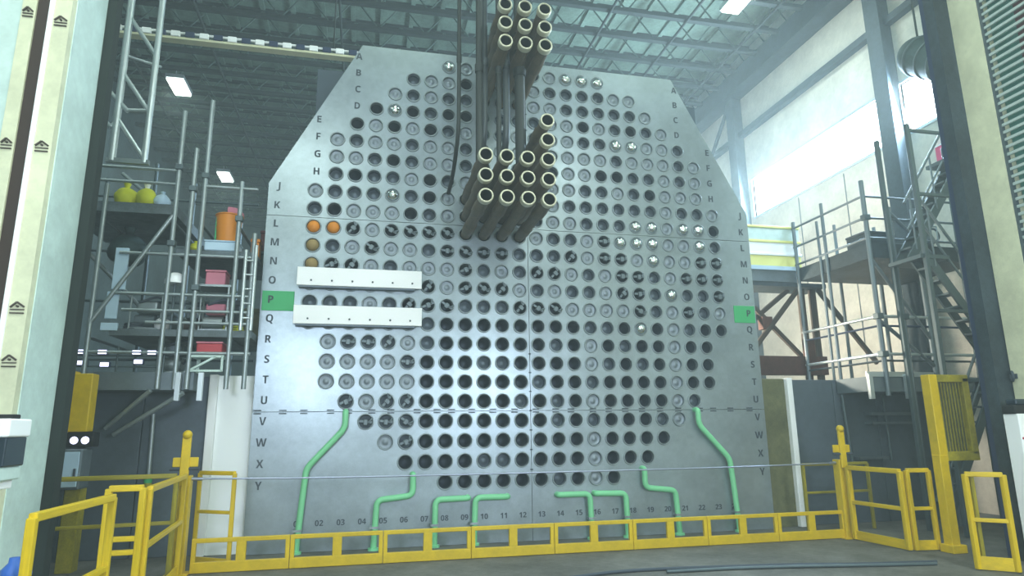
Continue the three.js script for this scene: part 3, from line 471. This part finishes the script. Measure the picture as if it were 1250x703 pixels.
box('equipment_case', 'pink equipment case on a small rack over the middle deck', 'case', [-4.53, 3.58, 0.1], [0.26, 0.22, 0.3], M.pink); { const s = thing('case_rack', 'slim grey rack carrying the pink equipment case', 'rack', [-4.53, 2.93, 0.1]); for (const [dx, dz] of [[-0.2, -0.2], [0.2, -0.2], [-0.2, 0.2], [0.2, 0.2]]) part(s, 'leg', [B(-4.53 + dx - 0.012, -4.53 + dx + 0.012, 2.93, 3.55, 0.1 + dz - 0.012, 0.1 + dz + 0.012)], M.galv); part(s, 'shelf', [B(-4.76, -4.3, 3.55, 3.58, -0.12, 0.32)], M.galv); }
box('equipment_case', 'red equipment case with lid below the middle deck', 'case', [-4.5, 2.60, 0.25], [0.32, 0.18, 0.3], M.red, M.pink); { const s = thing('pallet_frame', 'pale frame holding the red equipment case on the lowest deck', 'frame', [-4.5, 2.37, 0.25]); part(s, 'frame', [bar([-4.72, 2.39, 0.42], [-4.32, 2.39, 0.42], 0.03, 0.03), bar([-4.72, 2.58, 0.42], [-4.32, 2.58, 0.42], 0.03, 0.03), bar([-4.72, 2.39, 0.42], [-4.4, 2.58, 0.42], 0.03, 0.03), bar([-4.32, 2.38, 0.42], [-4.32, 2.6, 0.42], 0.03, 0.03), bar([-4.72, 2.38, 0.42], [-4.72, 2.6, 0.42], 0.03, 0.03), B(-4.72, -4.3, 2.57, 2.6, 0.08, 0.42), B(-4.7, -4.66, 2.37, 2.57, 0.1, 0.14)], M.creamBlue); }
{
  const spots = [[-6.03, 2.62], [-5.76, 2.62], [-5.98, 2.48], [-5.72, 2.46], [-5.33, 2.50], [-5.36, 2.62], [-5.18, 2.62]], w = ['upper left', 'upper second', 'lower left', 'lower second', 'lower third', 'upper third', 'upper right'];
  const r = thing('lamp_rack', 'thin steel rack carrying small blue-white work lamps at left', 'rack', [-5.6, 2.37, 0.4]); part(r, 'rail', [rod([-6.15, 2.58, 0.36], [-5.05, 2.58, 0.36], 0.012, 6), rod([-6.15, 2.44, 0.36], [-5.05, 2.44, 0.36], 0.012, 6)], M.galvDark); for (const x of [-6.15, -5.6, -5.05]) part(r, 'upright', [rod([x, 2.37, 0.36], [x, 2.7, 0.36], 0.014, 6)], M.galvDark);
  spots.forEach(([x, y], i) => { const l = thing('work_lamp', `small blue-white work lamp, ${w[i]} on the rack at left`, 'lamp', [x, y, 0.38], 'small work lamps on the rack'); part(l, 'casing', [RB(x - 0.06, x + 0.06, y - 0.035, y + 0.035, 0.37, 0.43, 0.01)], M.navy); part(l, 'lens', [RB(x - 0.05, x + 0.05, y - 0.026, y + 0.026, 0.43, 0.438, 0.003, 1)], M.ledGlow); });
}
// ---------------------------------------------------------------- right scaffold, stairs and support frame
{
  const t = thing('scaffold', 'grey tube scaffold platform with guard rails right of the face', 'scaffold', [6.8, 0, -0.3]);
  for (const [x, z, y0, y1, r] of [[5.85, 0.6, 2.05, 5.75, 0.04], [5.85, -0.45, 2.1, 5.7, 0.03], [5.85, -0.62, 2.1, 5.4, 0.025], [5.85, -1.3, 0, 5.6, 0.035], [6.35, 0.6, 0, 5.3, 0.03], [6.85, 0.6, 0, 5.3, 0.05], [7.75, 0.6, 0, 5.7, 0.04], [7.75, -1.3, 0, 5.6, 0.035], [6.8, -1.3, 0, 5.6, 0.03]]) part(t, 'pole', [rod([x, y0, z], [x, y1, z], r, 8)], M.steelGrey);
  const rail = (y, r = 0.022, m = M.steelGrey) => { part(t, 'guard_rail', [rod([5.85, y, 0.6], [5.85, y, -1.35], r, 8)], m); part(t, 'guard_rail', [rod([5.85, y, 0.6], [7.8, y, 0.6], r, 8)], m); };
  rail(5.47); rail(5.08); rail(4.72); rail(3.36, 0.026, M.aluminium); rail(3.2, 0.018, M.navy); rail(2.73, 0.026, M.aluminium); rail(2.62, 0.018, M.darkSlate);
  part(t, 'deck', [B(5.87, 8.2, 4.38, 4.64, -1.3, 0.58)], M.darkSlate, 'upper deck'); part(t, 'deck', [B(5.5, 7.9, 2.12, 2.36, -0.15, 0.56)], M.steelGrey, 'lower deck');
  part(t, 'toe_board', [B(5.5, 7.0, 2.36, 2.44, 0.56, 0.59)], M.aluminium);
  for (const [a, b] of [[[5.85, 4.36, 0.6], [6.9, 2.9, 0.6]], [[6.35, 5.2, 0.6], [7.2, 4.4, 0.6]], [[5.85, 3.3, 0.6], [7.0, 2.4, 0.6]]]) part(t, 'brace', [rod(a, b, 0.032, 8)], M.steelGrey);
  for (const [x] of [[5.52], [6.22]]) part(t, 'deck_bracket', [B(x - 0.035, x + 0.035, 2.0, 2.4, 0.58, 0.64)], M.aluminium);
  for (const [x, y] of [[5.85, 5.08], [5.85, 3.36], [6.85, 5.08], [6.35, 3.36], [5.85, 2.73]]) part(t, 'coupler', [RB(x - 0.06, x + 0.06, y - 0.05, y + 0.05, 0.54, 0.66, 0.012, 1)], M.galvDark);
}
{
  const t = thing('stair_tower', 'grey steel stair tower climbing beside the right jamb', 'stairs', [7.1, 0, 1.1]); t.position.x -= 0.5;
  for (const [x, z] of [[6.55, 0.85], [7.95, 0.85], [6.55, 1.5], [7.95, 1.5]]) part(t, 'corner_post', [bar([x, 0, z], [x, 6.4, z], 0.07, 0.07)], M.galvDark);
  const flights = [[0.2, 2.3, 1], [2.35, 4.2, -1], [4.2, 6.0, 1]];
  flights.forEach(([y0, y1, s], i) => {
    const xa = s > 0 ? 6.6 : 7.9, xb = s > 0 ? 7.9 : 6.6, z0 = i % 2 ? 1.2 : 0.9;
    for (const z of [z0, z0 + 0.26]) part(t, 'stringer', [bar([xa, y0, z], [xb, y1, z], 0.04, 0.14)], M.galvDark);
    for (const [h, r] of [[0.5, 0.018], [0.95, 0.022]]) part(t, 'handrail', [rod([xa, y0 + h, z0 + 0.28], [xb, y1 + h, z0 + 0.28], r, 8)], M.steelGrey);
    for (let k = 1; k < 9; k++) { const f = k / 9, x = xa + (xb - xa) * f, y = y0 + (y1 - y0) * f; part(t, 'tread', [B(x - 0.11, x + 0.11, y, y + 0.03, z0 + 0.02, z0 + 0.25)], M.galvDark); }
    for (const f of [0.1, 0.5, 0.9]) part(t, 'baluster', [rod([xa + (xb - xa) * f, y0 + (y1 - y0) * f, z0 + 0.28], [xa + (xb - xa) * f, y0 + (y1 - y0) * f + 0.95, z0 + 0.28], 0.016, 6)], M.steelGrey);
  });
  for (const y of [2.3, 4.2, 6.0]) part(t, 'landing', [B(y === 4.2 ? 6.45 : 7.5, y === 4.2 ? 7.0 : 8.05, y - 0.06, y, 0.85, 1.5)], M.galvDark);
  for (const y of [3.3, 5.2, 6.3]) part(t, 'tie', [bar([6.55, y, 1.5], [7.95, y, 1.5], 0.05, 0.05)], M.galvDark);
}
{
  const t = thing('support_frame', 'brown steel support frame with crossed braces behind the right scaffold', 'frame', [5.7, 0, -1.6]);
  for (const x of [6.08, 6.34]) part(t, 'column', [bar([x, 0, -1.6], [x, 4.3, -1.6], 0.1, 0.12)], M.brown);
  part(t, 'beam', [B(4.4, 6.45, 2.56, 2.92, -1.72, -1.5)], M.redBrown, 'red-brown lower beam');
  for (const [a, b] of [[[6.0, 4.28, -1.55], [4.6, 2.75, -1.55]], [[5.85, 4.28, -1.68], [4.4, 3.2, -1.68]], [[5.0, 3.9, -1.62], [6.05, 2.85, -1.62]], [[6.4, 4.28, -1.5], [7.6, 2.8, -1.5]]]) part(t, 'brace', [bar(a, b, 0.07, 0.09)], M.brown);
  part(t, 'gusset', [B(5.12, 5.34, 3.45, 3.7, -1.7, -1.54)], M.redBrown); part(t, 'gusset', [B(5.95, 6.2, 2.9, 3.25, -1.54, -1.5)], M.redBrown);
  part(t, 'top_plate', [B(4.3, 6.5, 4.28, 4.36, -2.0, -1.36)], M.darkSlate);
  const c = thing('crate', 'grey-blue flat crate at the bottom of the stack right of the face', 'crate', [5.4, 4.36, -1.6]); part(c, 'body', [RB(4.7, 5.85, 4.36, 4.66, -1.95, -1.35, 0.015)], M.steelGrey); part(c, 'batten', [B(4.7, 5.85, 4.6, 4.68, -1.35, -1.32)], M.paleBlue);
  [['yellow', 4.68, 4.95, 'paleYellow'], ['pale', 4.95, 5.22, 'shieldWhite'], ['top pale yellow', 5.22, 5.52, 'creamBlue']].forEach(([w, y0, y1, m]) => { const b = thing('crate', `${w} crate in the bright stack right of the face`, 'crate', [5.45, y0, -1.6], 'bright stacked crates'); part(b, 'body', [RB(4.75, 6.0, y0, y1 - 0.05, -1.9, -1.36, 0.012)], M[m]); part(b, 'lid', [RB(4.73, 6.02, y1 - 0.05, y1, -1.92, -1.34, 0.01)], m === 'paleYellow' ? M.shieldWhite : M.paleYellow); });
}
{
  const d = thing('air_duct', 'dark rounded flexible air duct hanging in front of the smaller window', 'duct', [7.5, 8.15, 0.87]);
  const q = new THREE.CapsuleGeometry(0.36, 0.7, 8, 24), a = new THREE.Vector3(7.5, 8.45, 0.5), e = new THREE.Vector3(7.5, 7.85, 1.25), dir = e.clone().sub(a).normalize(), rot = new THREE.Quaternion().setFromUnitVectors(new THREE.Vector3(0, 1, 0), dir), mid = a.add(e).multiplyScalar(0.5);
  part(d, 'drum', [q.applyQuaternion(rot).translate(mid.x, mid.y, mid.z)], M.tealDark);
  for (const f of [-0.3, 0, 0.3]) part(d, 'band', [new THREE.TorusGeometry(0.365, 0.02, 8, 32).rotateX(Math.PI / 2).applyQuaternion(rot).translate(mid.x + dir.x * f, mid.y + dir.y * f, mid.z + dir.z * f)], M.galvDark);
  for (const f of [-0.3, 0.3]) part(d, 'hanger', [rod([mid.x, mid.y + dir.y * f + 0.3, mid.z + dir.z * f], [mid.x, 12, mid.z + dir.z * f], 0.02, 6)], M.joist);
  const s = thing('wall_sign', 'small pink-red sign on the right wall below the window', 'sign', [8.55, 6.8, -0.22]); part(s, 'plate', [B(8.55, 8.6, 6.62, 7.02, -0.32, -0.1)], M.hotPink); part(s, 'border', [B(8.54, 8.56, 6.60, 6.63, -0.34, -0.08), B(8.54, 8.56, 7.01, 7.04, -0.34, -0.08)], M.white);
}
box('machine_case', 'dark grey machine case on the right scaffold deck beside its front pole', 'case', [6.3, 4.64, 0.1], [0.5, 0.3, 0.5], M.darkSlate); box('machine_case', 'grey flat case further right on the right scaffold deck', 'case', [7.0, 4.64, -0.1], [0.6, 0.22, 0.5], M.steelGrey); cart('grey pump unit at the right end of the right scaffold deck', [7.5, 4.64, 0.1], M.darkSlate, M.steelGrey);
// ---------------------------------------------------------------- things of the near room
{
  const t = thing('slatted_shutter', 'large grey slatted shutter in the upper right corner', 'shutter', [5.45, 3.4, 4.2]);
  for (let k = 0; k < 48; k++) { const g = B(-0.014, 0.014, -0.018, 0.018, 3.52, 4.86); part(t, 'slat', [g.translate(5.44, 3.44 + k * 0.1, 0)], M.slat); }
  part(t, 'frame', [B(5.41, 5.47, 3.36, 8.3, 3.5, 3.53), B(5.41, 5.47, 3.36, 8.3, 4.86, 4.9)], M.galvDark);
  part(t, 'backing', [B(5.56, 5.58, 3.36, 8.3, 3.52, 3.84)], M.tealGreen); part(t, 'backing', [B(5.56, 5.58, 3.36, 8.3, 3.84, 4.9)], M.maroon);
}
{
  [[-5.22, 3.78, 5.2], [-5.22, 3.78, 4.0], [-5.22, 3.78, 2.6], [-5.22, 3.78, 2.17], [-5.48, 3.79, 5.25], [-5.48, 3.79, 4.0]].forEach(([x, z, y], i) => {
    const t = thing('cable_clamp', `dark cable clamp on the cream ${i < 4 ? 'column' : 'outer strip'} at left, ${['topmost', 'second from top', 'second from bottom', 'lowest', 'upper', 'lower'][i]}`, 'clamp', [x, y, z], 'dark clamps on the cream column'), w = i < 4 ? 0.05 : 0.04;
    part(t, 'base_bar', [B(x - w, x + w, y - 0.05, y - 0.04, z, z + 0.012)], M.brown); part(t, 'jaw', [bar([x - w, y, z + 0.012], [x - 0.005, y + 0.045, z + 0.012], 0.012, 0.014), bar([x - 0.005, y + 0.045, z + 0.012], [x + w, y + 0.005, z + 0.012], 0.012, 0.014), B(x - w, x + w, y - 0.02, y - 0.012, z, z + 0.01)], M.brown); part(t, 'bolt', [rod([x, y + 0.01, z], [x, y + 0.01, z + 0.02], 0.009, 8)], M.brown);
  });
}
{
  const x = -4.84, z = 4.6, t = thing('instrument', 'white instrument with dark screen on a stand at left edge', 'machine', [x, 0, z]);
  part(t, 'stand', [rod([x, 0.02, z], [x, 1.24, z], 0.03, 10), B(x - 0.2, x + 0.2, 0, 0.03, z - 0.2, z + 0.2)], M.galvDark);
  part(t, 'top_case', [RB(x - 0.2, x + 0.13, 1.58, 1.70, z - 0.15, z + 0.15, 0.015)], M.white); part(t, 'screen', [RB(x - 0.2, x + 0.12, 1.39, 1.58, z - 0.13, z + 0.14, 0.01)], M.screen); part(t, 'tray', [RB(x - 0.2, x + 0.1, 1.30, 1.39, z - 0.15, z + 0.15, 0.012)], M.creamBlue); part(t, 'base', [RB(x - 0.2, x + 0.06, 1.24, 1.30, z - 0.15, z + 0.15, 0.012)], M.white); part(t, 'antenna', [RB(x - 0.06, x + 0.1, 1.70, 1.73, z - 0.05, z + 0.05, 0.008, 1)], M.black);
}
{
  const x = -4.56, z = 4.85, t = thing('bin', 'pale bin at the bottom left corner behind the large gate', 'bin', [x - 0.05, 0, z]);
  part(t, 'body', [new THREE.LatheGeometry([[0.11, 0], [0.12, 0.02], [0.14, 0.62], [0.15, 0.64]].map(([r, y]) => new THREE.Vector2(r, y)), 24).translate(x - 0.05, 0, z)], M.creamBlue); part(t, 'collar', [new THREE.CylinderGeometry(0.15, 0.15, 0.07, 24).translate(x - 0.05, 0.67, z)], M.steelGrey);
  const b = thing('blue_jug', 'small blue jug standing on the pale bin', 'jug', [x, 0.705, z]); part(b, 'body', [new THREE.LatheGeometry([[0.001, 0], [0.06, 0], [0.065, 0.08], [0.03, 0.12], [0.028, 0.15], [0.001, 0.15]].map(([r, y]) => new THREE.Vector2(r, y)), 20).translate(x + 0.03, 0.705, z)], M.blue); part(b, 'handle', [new THREE.TorusGeometry(0.03, 0.008, 6, 16).translate(x + 0.1, 0.76, z)], M.blue);
}
{
  const t = thing('white_cabinet', 'white cabinet with red stripe standing at the right edge', 'cabinet', [5.05, 0, 3.3]);
  part(t, 'body', [RB(4.92, 5.36, 0.1, 1.70, 3.31, 3.5, 0.015)], M.white); part(t, 'plinth', [B(4.94, 5.34, 0, 0.1, 3.32, 3.48)], M.darkSlate); part(t, 'stripe', [B(4.93, 5.0, 1.41, 1.435, 3.495, 3.506)], M.red); part(t, 'handle', [RB(5.2, 5.23, 0.9, 1.1, 3.5, 3.53, 0.008, 1)], M.ink); part(t, 'badge', [rod([5.03, 1.42, 3.49], [5.03, 1.42, 3.51], 0.045, 14)], M.red);
  const b = thing('black_case', 'black instrument case on top of the white cabinet', 'case', [5.05, 1.70, 3.3]); part(b, 'body', [RB(4.90, 5.3, 1.70, 1.80, 3.32, 3.49, 0.02)], M.black); part(b, 'lid', [RB(4.96, 5.3, 1.80, 1.87, 3.33, 3.47, 0.02)], M.screen);
  const h = thing('hose_hook', 'black ring hook on the cream jamb at right edge', 'hook', [5.38, 2.16, 3.13]); part(h, 'ring', [new THREE.TorusGeometry(0.055, 0.016, 8, 24).rotateY(0.9).translate(5.35, 2.16, 3.15)], M.ink); part(h, 'plate', [B(5.385, 5.4, 2.13, 2.19, 3.12, 3.18)], M.ink);
}
{
  const c = thing('floor_cable', 'pair of dark cables lying across the grey floor before the barrier', 'cable', [2, 0, 1.6]);
  const run = (pts, m) => part(c, 'cable', [new THREE.TubeGeometry(new THREE.CatmullRomCurve3(pts.map(([x, z]) => new THREE.Vector3(x, 0.02, z))), 60, 0.018, 8)], m);
  run([[-1.2, 2.75], [-0.25, 2.5], [0.47, 2.35], [1.78, 2.45], [2.5, 2.56], [3.28, 2.74], [4.15, 2.85]], M.ink); run([[0.9, 2.5], [1.78, 2.55], [2.5, 2.66], [3.2, 2.8], [4.05, 2.95]], M.galvDark);
}
renderer.render(scene, camera);
